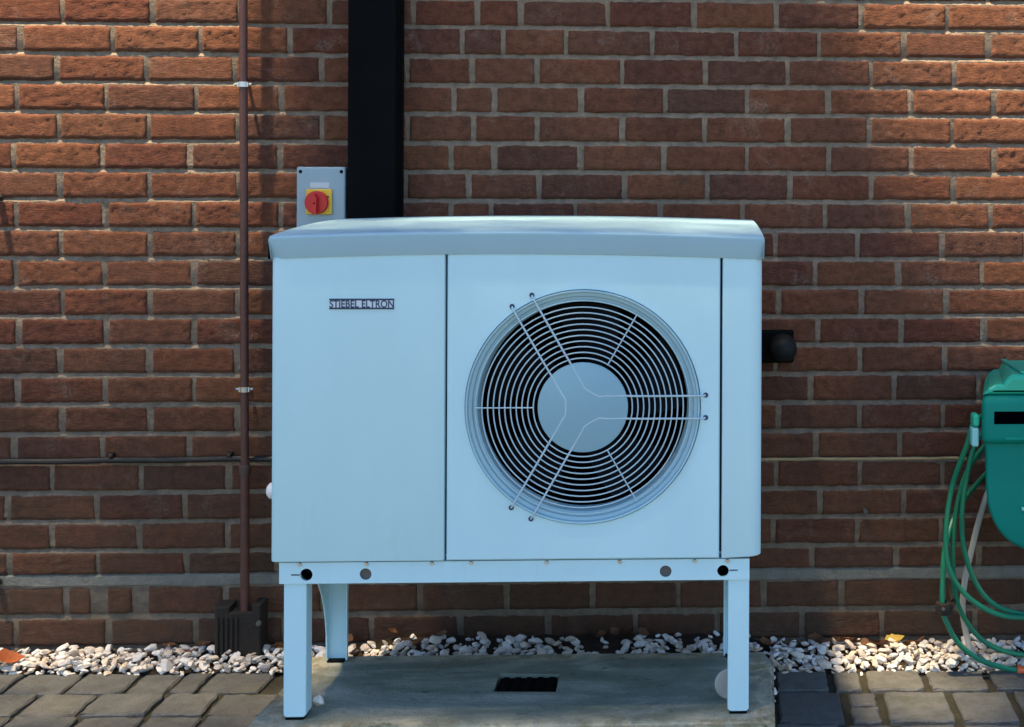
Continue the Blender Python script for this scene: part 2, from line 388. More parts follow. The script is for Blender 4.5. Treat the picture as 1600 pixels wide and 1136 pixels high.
for n in range(-3, ROW_TOP):
    z0, z1 = row_z(n); zm = (z0+z1)/2
    if n in JOINTS:
        py = 905-45.5*(n+.5)
        xs = [at(p, py, 0).x for p in JOINTS[n]]; wd = [WIDE.get((n, p), .0115+random.uniform(-.0025, .005)) for p in JOINTS[n]]
    else:
        xs = [XL+.05+(n % 2)*PITCH/2]; wd = [.011]
    full = []
    for i in range(len(xs)):
        full.append((xs[i], wd[i]))
        if i+1 < len(xs):
            g = xs[i+1]-xs[i]; k = round(g/PITCH)
            if g > 1.4*PITCH:
                for q in range(1, k): full.append((xs[i]+g*q/k, .014))
    while full[0][0] > XL: full.insert(0, (full[0][0]-PITCH, .011))
    while full[-1][0] < XR: full.append((full[-1][0]+PITCH, .011))
    for (xa, wa), (xb, wb) in zip(full, full[1:]):
        x0, x1 = xa+wa/2, xb-wb/2
        if x1-x0 < .03: continue
        xm = (x0+x1)/2; bw = x1-x0
        px = [to_px((x, 0, z)) for x in (x0, x1) for z in (z0, z1)]
        seen = max(p[0] for p in px) > 0 and min(p[0] for p in px) < 1600 and max(p[1] for p in px) > 0 and min(p[1] for p in px) < 1136
        if abs(bw/SW-1) < .10: me = random.choice(RB if seen else BM); sc = (bw/SW, 1, (z1-z0)/SH)
        elif seen: me = rough_brick('brick', bw, z1-z0, .05, int(xm*1000)+n, max(10, int(34*bw/SW))); sc = (1, 1, 1)
        else:
            me = brick_mesh('brick', bw, z1-z0, .05, .0036, .0022, int(xm*1000)+n, (4 if bw < .15 else 7, 3)); me.materials.append(M['brick']); sc = (1, 1, 1)
        yo = random.uniform(-.0034, -.0002); rot = (random.uniform(-.012, .006), random.uniform(-.006, .006), random.uniform(-.006, .006))
        if random.random() < .5: rot = (rot[0], rot[1]+PI, rot[2]); sc = (sc[0], sc[1], sc[2]); flip = True
        else: flip = False
        # a half turn about Y keeps the face towards the viewer
        mat = Matrix.Translation((xm-ox, yo-oy, zm-oz)) @ (Matrix.Rotation(rot[2], 4, 'Z') @ Matrix.Rotation(rot[0], 4, 'X') @ Matrix.Rotation(rot[1], 4, 'Y')) @ Matrix.Diagonal((*sc, 1))
        if seen:
            ob = bpy.data.objects.new('brick', me); C.objects.link(ob); ob.parent = wall; ob.matrix_basis = mat; nb += 1
        else:
            rest.add([mat @ v.co + wall.location for v in me.vertices], [list(p.vertices) for p in me.polygons])
            if me not in BM: bpy.data.meshes.remove(me)
tag(rest.build('bricks_beyond_view', M['brick'], wall, recalc=False), kind='stuff')
# mortar: weather-struck bed joints (set back under the upper brick, flush on the lower one), flush uprights
mb = MB(); NX = 700; xsv = [XL+(XR-XL)*i/NX for i in range(NX+1)]; prof = []
for n in range(-3, ROW_TOP):
    z0, z1 = row_z(n)
    prof += [(z0-.0005, .0070), (z0+.008, .0022), (z1-.010, .0016), (z1+.0005, .0006)]
vs = []
for k, (z, y) in enumerate(prof):
    for x in xsv:
        q = noise.noise(Vector((x*38, z*60, 3.1)))*.0018 + noise.noise(Vector((x*120, z*90, 9)))*.0014
        q = max(q, -.0006)
        dz = noise.noise(Vector((x*26, k*3.7, 1.3)))*.0022 if k % 4 in (0, 3) else 0
        vs.append((x, max(.0004, y+q), z+dz))
fs = []
for k in range(len(prof)-1):
    for i in range(NX): a = k*(NX+1)+i; fs.append((a, a+1, a+NX+2, a+NX+1))
mb.add(vs, fs, True); mb.box(XL, XR, .055, .28, -.15, row_z(ROW_TOP-1)[1]); mb.build('mortar', M['mortar'], wall, recalc=False)
# damp course: a thick grey smeared bed
mb = MB(); vs = []; NX = 300
for j, (z, y) in enumerate([(ZD-.0155, .006), (ZD-.0125, -.0025), (ZD+.010, -.001), (ZD+.0155, .006)]):
    for i in range(NX+1):
        x = XL+(XR-XL)*i/NX
        vs.append((x, y+noise.noise(Vector((x*20, j, 5)))*.0015, z+noise.noise(Vector((x*9, j*2.3, 8)))*.0035))
mb.add(vs, [(j*(NX+1)+i, j*(NX+1)+i+1, (j+1)*(NX+1)+i+1, (j+1)*(NX+1)+i) for j in range(3) for i in range(NX)], True)
mb.build('damp_course', M['damp'], wall, recalc=False)

P = [(x, .001+noise.noise(Vector((x*25, 0, 0)))*.0015, row_z(4)[0]-.0055+noise.noise(Vector((x*14, 5, 0)))*.002) for x in [.16+.56*k/60 for k in range(61)]]
MB().tube(P, .0042, 8).build('mortar_ridge', M['ridge'], wall)

# ------------------------------------------------------------------ ground
gr = MB(); gr.add([(-400, -400, -.03), (400, -400, -.03), (400, 400, -.03), (-400, 400, -.03)], [(0, 1, 2, 3)])
tag(gr.build('ground', M['sand'], origin=(0, 0, -.03), recalc=False), kind='structure')
TH = R(-1.4)                                            # the paving runs slightly askew to the wall
def pv(u, v): return Vector((u*math.cos(TH)-v*math.sin(TH), u*math.sin(TH)+v*math.cos(TH), 0))   # local u along, v away (negative towards the viewer)
paving = bpy.data.objects.new('paving', None); C.objects.link(paving); tag(paving, kind='structure'); paving['_o'] = (0, 0, 0)
def inv(P): return (P.x*math.cos(TH)+P.y*math.sin(TH), -P.x*math.sin(TH)+P.y*math.cos(TH))
V0 = -.139
rows = []                                               # (v far, v near, list of joints in u)
SLAB_L, SLAB_R = -.93, .20
def us(py, pxs): return [inv(atz(p, py, 0))[0] for p in pxs]
left_rows = [(-.139, -.272, us(1066, [-60, 22, 116, 208, 275, 320, 420])), (-.272, -.407, us(1100, [-55, 43, 137, 245, 331, 425])), (-.407, -.542, us(1128, [-95, 10, 118, 220, 312, 415]))]
right_rows = [(-.139, -.278, us(1062, [1208, 1298, 1349, 1446, 1545, 1640])), (-.278, -.470, us(1100, [1210, 1322, 1378, 1489, 1586, 1690])), (-.470, -.605, us(1135, [1208, 1318, 1400, 1500, 1600]))]
pm = MB(); npv = 0
def paver(u0, u1, v0, v1, gap, seed):
    global npv
    c = pv((u0+u1)/2, (v0+v1)/2); w_, h_ = u1-u0-gap, v0-v1-gap
    if w_ < .02: return
    me = brick_mesh('paver', w_, h_, .05, .0035, .0026, seed, (6, 5), 'Z')
    z = random.uniform(-.004, .003)
    mt = Matrix.Translation((c.x, c.y, z)) @ Matrix.Rotation(TH+random.uniform(-.012, .012), 4, 'Z') @ Matrix.Rotation(random.uniform(-.008, .008), 4, 'X') @ Matrix.Rotation(random.uniform(-.008, .008), 4, 'Y')
    px, py = to_px(c)
    if -120 < px < 1720 and py < 1190 and py > 900:
        me.materials.append(M['paver']); ob = bpy.data.objects.new('paver', me); C.objects.link(ob); ob.parent = paving; ob.matrix_basis = mt; npv += 1
    else:
        pm.add([mt @ v.co for v in me.vertices], [list(p.vertices) for p in me.polygons]); bpy.data.meshes.remove(me)
rp = random.Random(5)
MB().add([(*pv(-2.7, -.13).xy, -.0105), (*pv(2.0, -.13).xy, -.0105), (*pv(2.0, -2.5).xy, -.0105), (*pv(-2.7, -2.5).xy, -.0105)], [(0, 1, 2, 3)]).build('joint_sand', M['sand'], paving, recalc=False)
for side, rws in ((0, left_rows), (1, right_rows)):
    gap = .011 if side == 0 else .019
    for i, (v0, v1, u) in enumerate(rws):
        u = list(u)
        while side == 0 and u[0] > -2.6: u.insert(0, u[0]-rp.choice((.11, .145, .18)))
        while side == 1 and u[-1] < 1.9: u.append(u[-1]+rp.choice((.11, .145, .18)))
        for k in range(len(u)-1):
            if side == 1 and i == 1 and k == 1:        # a pair of half setts
                vm = (v0+v1)/2+.01; paver(u[k], u[k+1], v0, vm, .02, 70); paver(u[k], u[k+1], vm, v1, .02, 71)
            else: paver(u[k], u[k+1], v0, v1, gap, 300+side*100+i*20+k)
for side, vs_ in ((0, -.542), (1, -.605)):
    v = vs_
    while v > -2.4:
        u = -2.6 if side == 0 else (.03 if v < -.8 else .21)
        end = (-.94 if v > -.8 else .03) if side == 0 else 1.9
        while u < end:
            l = rp.choice((.11, .145, .18)); l = min(l, end-u) if end-u-l < .05 else l; paver(u, u+l, v, v-.137, .013, rp.randint(1, 99999)); u += l
        v -= .137
if pm.v: tag(pm.build('pavers_beyond_view', M['paver'], paving, recalc=False), kind='stuff')

# soil and gravel against the wall
gb = bpy.data.objects.new('gravel_bed', None); C.objects.link(gb); tag(gb, kind='structure'); gb['_o'] = (0, 0, 0)
def bed_z(x, y):
    z = -.008 + .018*max(0, min(1, (y+.14)/.10))
    if -.93 < x < .2: z += .034*min(1, (x+.93)/.15, (.2-x)/.08)
    return z
mb = MB(); vs = []; nx, ny = 260, 14
for j in range(ny+1):
    for i in range(nx+1):
        x = XL+(XR-XL)*i/nx; yf = -.40 if -.95 < x < .215 else -.118-.025*(x+1.04)
        y = .004+(yf-.004)*j/ny; vs.append((x, y, bed_z(x, y)+noise.noise(Vector((x*30, y*30, 0)))*.006))
mb.add(vs, [(j*(nx+1)+i, j*(nx+1)+i+1, (j+1)*(nx+1)+i+1, (j+1)*(nx+1)+i) for j in range(ny) for i in range(nx)], True)
mb.build('soil', M['soil'], gb, recalc=False)
def chip(seed):
    rs = random.Random(seed); bm = bmesh.new()
    for k in range(22):
        d = Vector((rs.gauss(0, 1), rs.gauss(0, 1), rs.gauss(0, 1))).normalized()*rs.uniform(.86, 1.06)
        bm.verts.new((d.x, d.y*.75, d.z*.55))
    r = bmesh.ops.convex_hull(bm, input=list(bm.verts)); bmesh.ops.delete(bm, geom=[g for g in r['geom_interior'] if isinstance(g, bmesh.types.BMVert)], context='VERTS')
    bmesh.ops.bevel(bm, geom=list(bm.edges), offset=.07, segments=1, affect='EDGES') if False else None
    me = bpy.data.meshes.new('stone'); bm.to_mesh(me); bm.free(); me.materials.append(M['pebble'])
    me.polygons.foreach_set('use_smooth', [False]*len(me.polygons)); return me
CH = [chip(i) for i in range(14)]
rg = random.Random(21); cand = []
for i in range(7500):
    x = rg.uniform(-2.4, 1.7); back = -.93 < x < .20
    ymin = -.36 if back else -.126-.025*(x+1.04)
    y = rg.uniform(ymin, -.014)
    if back and (y < -.24 or y > -.06 or -.35 < x < -.15) and rg.random() < .7: continue
    dens = 1.0 if y < -.05 else .3
    if x < -1.0 and y > -.05: dens = .5
    if rg.random() > dens: continue
    r = rg.choice((.0055, .007, .008, .0095, .011, .013, .0165))*rg.uniform(.85, 1.15)
    if y-r < ymin-.012 and not back: y = ymin-.008+r
    cand.append((x, y, r))
placed = []; cells = {}
for x, y, r in cand:
    h = bed_z(x, y); cell = int(x*20)
    for X, Y, Zc, Rr in cells.get(cell-1, [])+cells.get(cell, [])+cells.get(cell+1, []):
        dd = (X-x)**2+(Y-y)**2
        if dd < ((r+Rr)*.72)**2: h = max(h, Zc+.45*min(r, Rr)+.05*r)
    if h > bed_z(x, y)+.020: continue
    placed.append((x, y, h+r*.35, r)); cells.setdefault(cell, []).append(placed[-1])
def pscore(p):
    px, py = to_px(p[:3]); ok = -10 < px < 1610 and py < 1136
    return -(p[3]*6 - p[1]*(.15 if not (-.93 < p[0] < .2) else -.05) + p[2]*.6) if ok else 9
placed.sort(key=pscore); ps = MB()
for i, (x, y, z, r) in enumerate(placed):
    me = CH[i % len(CH)]
    mt = Matrix.Translation((x, y, z)) @ Matrix.Rotation(rg.uniform(0, 6.28), 4, 'Z') @ Matrix.Rotation(rg.gauss(0, .45), 4, 'X') @ Matrix.Rotation(rg.gauss(0, .35), 4, 'Y') @ Matrix.Diagonal((r*rg.uniform(1, 1.45), r*rg.uniform(.9, 1.2), r*rg.uniform(.75, 1.1), 1))
    if i < 290: ob = bpy.data.objects.new('stone', me); C.objects.link(ob); ob.parent = gb; ob.matrix_basis = mt
    else: ps.add([mt @ v.co for v in me.vertices], [list(p.vertices) for p in me.polygons])
tag(ps.build('gravel', M['pebble'], gb, recalc=False), kind='stuff')

# concrete plinth with a drain pocket
ZS = .127
outl = [(-.907, -.775), (.172, -.768), (.188, -.43), (.170, -.367), (-.872, -.362), (-.884, -.375)]
hole = [(-.430, -.594), (-.294, -.600), (-.295, -.497), (-.431, -.488)]
bm = bmesh.new()
def ring(pts, z): return [bm.verts.new((x, y, z)) for x, y in pts]
to = ring(outl, ZS); bo = ring(outl, -.02); th = ring(hole, ZS); bh = ring(hole, ZS-.05)
for i in range(6): bm.faces.new((to[i], to[(i+1) % 6], bo[(i+1) % 6], bo[i]))
for i in range(4): bm.faces.new((th[i], bh[i], bh[(i+1) % 4], th[(i+1) % 4]))
bm.faces.new(bh)
for f in ((0, 1, 'h1', 'h0'), (1, 2, 3, 'h2', 'h1'), (3, 4, 'h3', 'h2'), (4, 5, 0, 'h0', 'h3')):
    bm.faces.new([th[int(k[1])] if isinstance(k, str) else to[k] for k in f])
bmesh.ops.recalc_face_normals(bm, faces=list(bm.faces))
bmesh.ops.bevel(bm, geom=[e for e in bm.edges if all(v in to for v in e.verts)], offset=.007, segments=3, affect='EDGES')
slab = MB().bm(bm).build('concrete_plinth', M['concrete'], origin=(-.36, -.57, 0))
tag(slab, 'stained grey concrete plinth under the heat pump legs', 'plinth')
d = thing('drain_tray', (-.362, -.545, ZS-.049), 'small black plastic drain tray sunk in the concrete plinth', 'drain')
MB().prism([(-.425, ZS-.048), (-.301, ZS-.048), (-.301, ZS-.007), (-.425, ZS-.007)], -.592, -.499).build('tray', M['blackp'], d)
for k in range(5): MB().box(-.418+k*.025, -.405+k*.025, -.588, -.503, ZS-.0068, ZS-.003, .001, 1).build('bar', M['blackp'], d)

# ------------------------------------------------------------------ heat pump
X0, X1, YF, Z0, ZT = -.861, .143, -.745, .454, 1.077
XC = (X0+X1)/2; HW = (X1-X0)/2
def arch(x): u = (x-XC)/HW; return .0105*(1-u*u)
hp = thing('heat_pump', (XC, -.46, ZS), 'large pale blue metal heat pump with round fan grille, standing on the concrete plinth', 'heat pump')
# carcass behind the panels
mb = MB(); mb.box(X0+.012, X1-.006, -.605, -.19, Z0+.004, ZT-.012, .004); mb.box(X0+.012, X1-.006, -.722, -.6055, Z0+.004, Z0+.010)
mb.build('casing', M['paint'], hp)
for gx in (-.507, .058): MB().box(gx-.012, gx+.012, -.7275, -.7235, Z0+.0105, ZT-.004).build('gasket', M['gap'], hp)
def curved_panel(x0, x1, name, rl=.0, rr=.0, wrap=None, zb=(0, 0), nseg=10):
    """plan outline with small edge rounding swept in z; the top edge follows the arch"""
    e = .004; plan = []
    if rl: plan += [(x0, -.30), ] + [(x0+rl-rl*math.cos(a), YF+rl-rl*math.sin(a)) for a in [PI/2*k/8 for k in range(9)]]
    else: plan += [(x0, YF+.02), (x0, YF+e), (x0+e*.3, YF+e*.3), (x0+e, YF)]
    xa_, xb_ = x0+max(rl, e), x1-max(rr, e)
    for k in range(1, nseg): plan.append((xa_+(xb_-xa_)*k/nseg, YF))
    if rr: plan += [(x1-rr+rr*math.sin(a), YF+rr-rr*math.cos(a)) for a in [PI/2*k/8 for k in range(9)]] + [(x1, -.30)]
    else: plan += [(x1-e, YF), (x1-e*.3, YF+e*.3), (x1, YF+e), (x1, YF+.02)]
    n = len(plan); vs = []
    lv = [(0, .004), (.0012, .0012), (.004, 0)]
    pl = Vector((XC, -.4, 0))
    for k, (dz, ins) in enumerate(lv):
        for x, y in plan: vs.append((x, y+ins, Z0+zb[0]+(zb[1]-zb[0])*(x-x0)/(x1-x0)+dz))
    for x, y in plan: vs.append((x, y, ZT+arch(x)-.001))
    for x, y in plan: vs.append((x, y+.004, ZT+arch(x)))
    fs = [(j*n+i, j*n+i+1, (j+1)*n+i+1, (j+1)*n+i) for j in range(4) for i in range(n-1)]
    ob = MB().add(vs, fs, True).build(name, M['paint'], hp, recalc=False); return ob
curved_panel(X0, -.5095, 'front_panel', rl=.012)
curved_panel(.0605, X1, 'corner_panel', rr=.026, zb=(0, .004))
# fan panel with its round opening
FX, FZ, FR = -.226, .770, .2425
fx0, fx1 = -.5045, .0555
N = 120; angs = sorted(set([2*PI*k/N for k in range(N)] + [math.atan2(z-FZ, x-FX) % (2*PI) for x in (fx0, fx1) for z in (Z0+.001, ZT+arch(x))]))
def edge_pt(a):
    c, s_ = math.cos(a), math.sin(a); t = 9
    if c > 1e-9: t = min(t, (fx1-FX)/c)
    if c < -1e-9: t = min(t, (fx0-FX)/c)
    if s_ < -1e-9: t = min(t, (Z0+.001-FZ)/s_)
    if s_ > 1e-9:
        for _ in range(1): tt = (ZT+.008-FZ)/s_
        for _ in range(6): tt = (ZT+arch(max(fx0, min(fx1, FX+c*tt)))-FZ)/s_
        t = min(t, tt)
    return FX+c*t, FZ+s_*t
n = len(angs); lay = [[], [], [], [], []]
for a in angs:
    ex, ez = edge_pt(a); ix = max(fx0+.003, min(fx1-.003, ex)); iz = max(Z0+.004, min(ZT+arch(ix)-.003, ez))
    lay[0].append((ex, YF+.018, ez)); lay[1].append((ex, YF+.003, ez)); lay[2].append((ix, YF, iz))
    lay[3].append((FX+FR*math.cos(a), YF, FZ+FR*math.sin(a))); lay[4].append((FX+FR*math.cos(a), YF+.018, FZ+FR*math.sin(a)))
MB().add(sum(lay, []), [(j*n+i, j*n+(i+1) % n, (j+1)*n+(i+1) % n, (j+1)*n+i) for j in range(4) for i in range(n)]).build('fan_panel', M['paint'], hp)
# fan opening
FC = (FX, YF, FZ)
fan = MB().lathe([(FR-.0018, .016), (FR-.0018, -.004), (FR-.0030, -.0066), (FR-.0055, -.0055), (FR-.008, .0015), (FR-.014, .004), (FR-.0165, .0085), (FR-.020, .010), (FR-.024, .0125), (FR-.0265, .021), (FR-.0285, .036), (FR-.0287, .044)], FC, 128).build('fan_opening', M['nozzle'], hp)
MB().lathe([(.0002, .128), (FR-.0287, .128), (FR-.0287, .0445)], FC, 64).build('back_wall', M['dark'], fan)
mb = MB().lathe([(.001, .035), (.05, .038), (.062, .05), (.064, .11)], FC, 48)
for b in range(5):
    vs = []
    for i in range(9):
        r = .058+(.150)*i/8
        for j in range(5):
            a = 2*PI*b/5 + .35*i/8 + (j/4-.5)*.75; vs.append((FX+r*math.cos(a), YF+.075+(j/4-.5)*.05, FZ+r*math.sin(a)))
    mb.add(vs, [(i*5+j, i*5+j+1, (i+1)*5+j+1, (i+1)*5+j) for i in range(8) for j in range(4)], True)
mb.build('fan_rotor', M['blade'], hp)
# wire guard
gd = MB().lathe([(.00005, -.0085), (.0905, -.0085), (.0922, -.0078), (.0926, -.006), (.0926, -.003)], FC, 96)
grille = gd.build('hub_plate', M['hub'], hp)
for k in range(10):
    r = .1015+.01165*k; MB().tube([(FX+r*math.cos(2*PI*i/96), YF-.0062, FZ+r*math.sin(2*PI*i/96)) for i in range(96)], .0014, 8, closed=True).build('ring_wire', M['grille'], hp)
MB().tube([(FX+.2195*math.cos(2*PI*i/110), YF-.0058, FZ+.2195*math.sin(2*PI*i/110)) for i in range(110)], .0014, 8, closed=True).build('ring_wire', M['nozzle'], hp)
H = .0233
for k in range(3):
    a0 = 2*PI*k/3; a1 = a0+2*PI/3
    def arm(a, r, side): return Vector((FX+r*math.cos(a)-side*H*math.sin(a), 0, FZ+r*math.sin(a)+side*H*math.cos(a)))
    P = []
    for r in (.2505, .2515, .2495, .235, .20, .16, .12, .08, .045, .031): p = arm(a0, r, 1); P.append(Vector((p.x, YF-(.0072 if r < .085 else .0098 if r < .245 else .0065 if r < .25 else .003 if r < .251 else -.002), p.z)))
    P[0], P[1] = P[1], P[0]
    P[0].y = YF+.002; P[1].y = YF-.003
    for r in (.031, .045, .08, .12, .16, .20, .235, .2495, .2505, .2515): p = arm(a1, r, -1); P.append(Vector((p.x, YF-(.0072 if r < .085 else .0098 if r < .245 else .0065 if r < .25 else .003 if r < .251 else -.002), p.z)))
    MB().tube(catmull(P, 4), .0021, 8).build('spoke_wire', M['grille'], hp)
    for a, s_ in ((a0, 1), (a1, -1)):
        p = arm(a, .2525, s_); MB().lathe([(.0022, -.0012), (.0052, -.0012), (.0056, .001)], (p.x, YF, p.z), 16, cap0=True).build('hook_hole', M['ink'], hp)
    am = a0+PI/3
    MB().tube([(FX+r*math.cos(am), YF-.0088, FZ+r*math.sin(am)) for r in (.1, .14, .18, .2215)], .0014, 6).build('stay_wire', M['grille'], hp)
# lid: arched, domed, its rim leaning slightly forward
LX0, LX1 = X0-.002, X1+.002; nx = 40
def rim(x):
    u = (x-LX0)/(LX1-LX0); e = .012; d = min(x-LX0, LX1-x)
    return max(0, 1-d/.03)**2*.012
vs = []; prof_ = [('a', 1.0735, -.741), ('a', 1.0745, -.7485), ('a', 1.0775, -.7495), ('a', 1.1145, -.7640), ('a', 1.1180, -.7638), ('a', 1.1205, -.761), ('a', 1.1222, -.752)]
rows_ = []
for t, z, y in prof_: rows_.append([(x, y+rim(x), z+arch(x)*1.05) for x in [LX0+(LX1-LX0)*i/nx for i in range(nx+1)]])
for j in range(1, 13):
    v = j/12; y = -.750+.575*v
    z = 1.1222+.0135*(1-(1-v)**2.2)-.004*v**3
    rows_.append([(x, y, z+arch(x)*(1.05-.15*v) - .006*max(0, 1-min(x-LX0, LX1-x)/.02)**2*0) for x in [LX0+(LX1-LX0)*i/nx for i in range(nx+1)]])
rows_.append([(x, -.172, z-.004) for x, y, z in rows_[-1]]); rows_.append([(x, -.171, 1.074) for x, y, z in rows_[-1]])
vs = sum(rows_, []); nr = len(rows_)
fs = [(j*(nx+1)+i, j*(nx+1)+i+1, (j+1)*(nx+1)+i+1, (j+1)*(nx+1)+i) for j in range(nr-1) for i in range(nx)]
mb = MB().add(vs, fs, True)
for side in (0, nx):      # side skirts
    top = [rows_[j][side] for j in range(nr)]; sx = -.003 if side == 0 else .003
    prof3 = [(x, y, z) for x, y, z in top]; bot = [(x, y, 1.074+arch(x)) for x, y, z in top]
    k = len(prof3); mb.add(prof3+[(x+sx*.7, y, z-.004 if z > 1.085 else z) for x, y, z in prof3]+[(x+sx*.7, y, min(z, b)) for (x, y, z), (_, _, b) in zip(prof3, bot)],
                            [(r*k+i, r*k+i+1, (r+1)*k+i+1, (r+1)*k+i) for r in range(2) for i in range(k-1)])
lid = mb.build('lid', M['lid'], hp, recalc=True)
# badge
bx0, bx1, bz0, bz1 = -.7435, -.6120, .9715, .9935
badge = MB().box(bx0, bx1, YF-.0012, YF+.001, bz0, bz1, .0004, 1).build('badge', M['badge'], hp)
MB().box(bx0, bx1, YF-.0020, YF-.0014, bz1-.0036, bz1).build('badge_bar', M['ink'], badge)
MB().box(bx0, bx1, YF-.0020, YF-.0014, bz0, bz0+.0036).build('badge_bar', M['ink'], badge)
cu = bpy.data.curves.new('lettering', 'FONT'); cu.body = 'STIEBEL ELTRON'; cu.size = 1; cu.align_x = 'LEFT'; cu.extrude = 0.0; cu.offset = .018
to_ = bpy.data.objects.new('lettering', cu); C.objects.link(to_); bpy.context.view_layer.update()
tm = bpy.data.meshes.new_from_object(to_.evaluated_get(bpy.context.evaluated_depsgraph_get())); bpy.data.objects.remove(to_)
tx = [v.co.x for v in tm.vertices]; ty = [v.co.y for v in tm.vertices]; ax, bxx, ay, by = min(tx), max(tx), min(ty), max(ty)
MB().add([(bx0+.0006+(v.co.x-ax)/(bxx-ax)*(bx1-bx0-.0012), YF-.0018, bz0+.0033+(v.co.y-ay)/(by-ay)*(bz1-bz0-.0066)) for v in tm.vertices], [list(p.vertices) for p in tm.polygons]).build('lettering', M['ink'], badge)
# base rail with real holes
RZ0, RZ1, RX0, RX1, RY = .408, .4515, -.845, .119, -.737
def hole_cell(mb, x0, x1, z0, z1, cx, cz, r, y):
    A = sorted(set([2*PI*k/28 for k in range(28)] + [math.atan2(z-cz, x-cx) % (2*PI) for x in (x0, x1) for z in (z0, z1)])); o = []; i_ = []; b = []
    for a in A:
        c, s_ = math.cos(a), math.sin(a); t = min([(x1-cx)/c if c > 1e-9 else 9, (x0-cx)/c if c < -1e-9 else 9, (z1-cz)/s_ if s_ > 1e-9 else 9, (z0-cz)/s_ if s_ < -1e-9 else 9])
        o.append((cx+c*t, y, cz+s_*t)); i_.append((cx+c*r, y, cz+s_*r)); b.append((cx+c*r, y+.004, cz+s_*r))
    n = len(A); mb.add(o+i_+b, [(j*n+k, j*n+(k+1) % n, (j+1)*n+(k+1) % n, (j+1)*n+k) for j in range(2) for k in range(n)])
mb = MB(); xa = RX0; HX = [(-.790, .0125), (-.670, .0120), (-.055, .0122), (.064, .0120)]
for hx, hr in HX:
    mb.add([(xa, RY, RZ0), (hx-.022, RY, RZ0), (hx-.022, RY, RZ1), (xa, RY, RZ1)], [(0, 1, 2, 3)])
    hole_cell(mb, hx-.022, hx+.022, RZ0, RZ1, hx, .4265, hr, RY); xa = hx+.022
mb.add([(xa, RY, RZ0), (RX1, RY, RZ0), (RX1, RY, RZ1), (xa, RY, RZ1)], [(0, 1, 2, 3)])
mb.add([(RX0, RY, RZ0), (RX1, RY, RZ0), (RX1, RY+.04, RZ0), (RX0, RY+.04, RZ0), (RX0, RY, RZ1), (RX1, RY, RZ1), (RX1, RY+.04, RZ1), (RX0, RY+.04, RZ1)], [(0, 1, 2, 3), (0, 3, 7, 4), (1, 5, 6, 2), (4, 5, 6, 7)])
rail = mb.build('base_rail', M['paint'], hp)
for i, (hx, hr) in enumerate(HX):
    MB().lathe([(.0005, .006 if i in (1, 2) else .018), (hr+.003, .006 if i in (1, 2) else .018)], (hx, RY, .4265), 28).build('plug', M['plug'] if i in (1, 2) else M['dark'], rail)
MB().box(-.8205, -.8035, RY-.0006, RY+.001, .4252, .4274).build('slot', M['dark'], rail)
MB().box(.0775, .0945, RY-.0006, RY+.001, .4268, .4288).build('slot', M['dark'], rail)
for bx in (-.803, -.668, -.535, -.455, -.30, -.15, .005, .073):
    MB().lathe([(.0005, -.004), (.0035, -.004), (.0042, -.002), (.0042, .001)], (bx, RY, .4475), 10).build('bolt', M['zinc'], rail)
# legs
def leg_front(x0, x1):
    pts = [(x0, RZ0+.001), (x0, ZS+.010), (x0+.006, ZS+.004), (x0+.006, ZS+.002), (x1-.006, ZS+.002), (x1-.006, ZS+.004), (x1, ZS+.010), (x1, RZ0+.001)]
    l = MB().prism(pts, -.7315, -.690, .002, 2).build('leg', M['paint'], hp)
    MB().box(x0+.004, x1-.004, -.7325, -.686, ZS+.0005, ZS+.006, .001, 1).build('foot', M['blackp'], l)
    return l
leg_front(-.837, -.791); leg_front(.075, .119)
for (xo, xi, s_) in ((-.837, -.791, 1), (.119, .075, -1)):
    xa, xb = min(xo, xi), max(xo, xi)
    l = MB().box(xa, xb, -.392, -.388, ZS+.004, .452, .0006, 1).build('leg', M['paint'], hp)
    MB().box(xi-.0015, xi+.0015, -.404, -.3921, ZS+.004, .452).build('flange', M['paint'], l)
    # side plate with a curved lower edge
    pts = []
    for k in range(10): a = PI/2*k/9; pts.append((-.404-.19*(1-math.cos(a)), .150+.225*math.sin(a)))
    pl = [(-.388, ZS+.004), (-.402, ZS+.004)]+pts+[(-.690, .378), (-.690, .452), (-.388, .452)]
    xs_ = (xo, xo+.003*s_); mbp = MB(); kk = len(pl)
    mbp.add([(xs_[0], y, z) for y, z in pl]+[(xs_[1], y, z) for y, z in pl], [list(range(kk)), list(range(kk, 2*kk))]+[(i, (i+1) % kk, kk+(i+1) % kk, kk+i) for i in range(kk)])
    mbp.build('side_plate', M['paint'], hp)
    MB().box(xa+.004, xb-.004, -.41, -.375, ZS+.0005, ZS+.004).build('foot', M['blackp'], l)
MB().box(RX0+.002, RX0+.04, -.69, -.2, .412, .4505).build('side_rail', M['paint'], hp)
MB().box(RX1-.04, RX1-.002, -.69, -.2, .412, .4505).build('side_rail', M['paint'], hp)
MB().box(RX0, RX1, -.24, -.2005, .410, .4512).build('rear_rail', M['paint'], hp)
# valve knob on the left flank
k = MB().lathe([(.0005, -.030), (.010, -.029), (.016, -.024), (.0185, -.016), (.017, -.006), (.010, -.002), (.009, .02)], (X0-.004, -.655, .580), 24, 'X').build('side_knob', M['white'], hp)

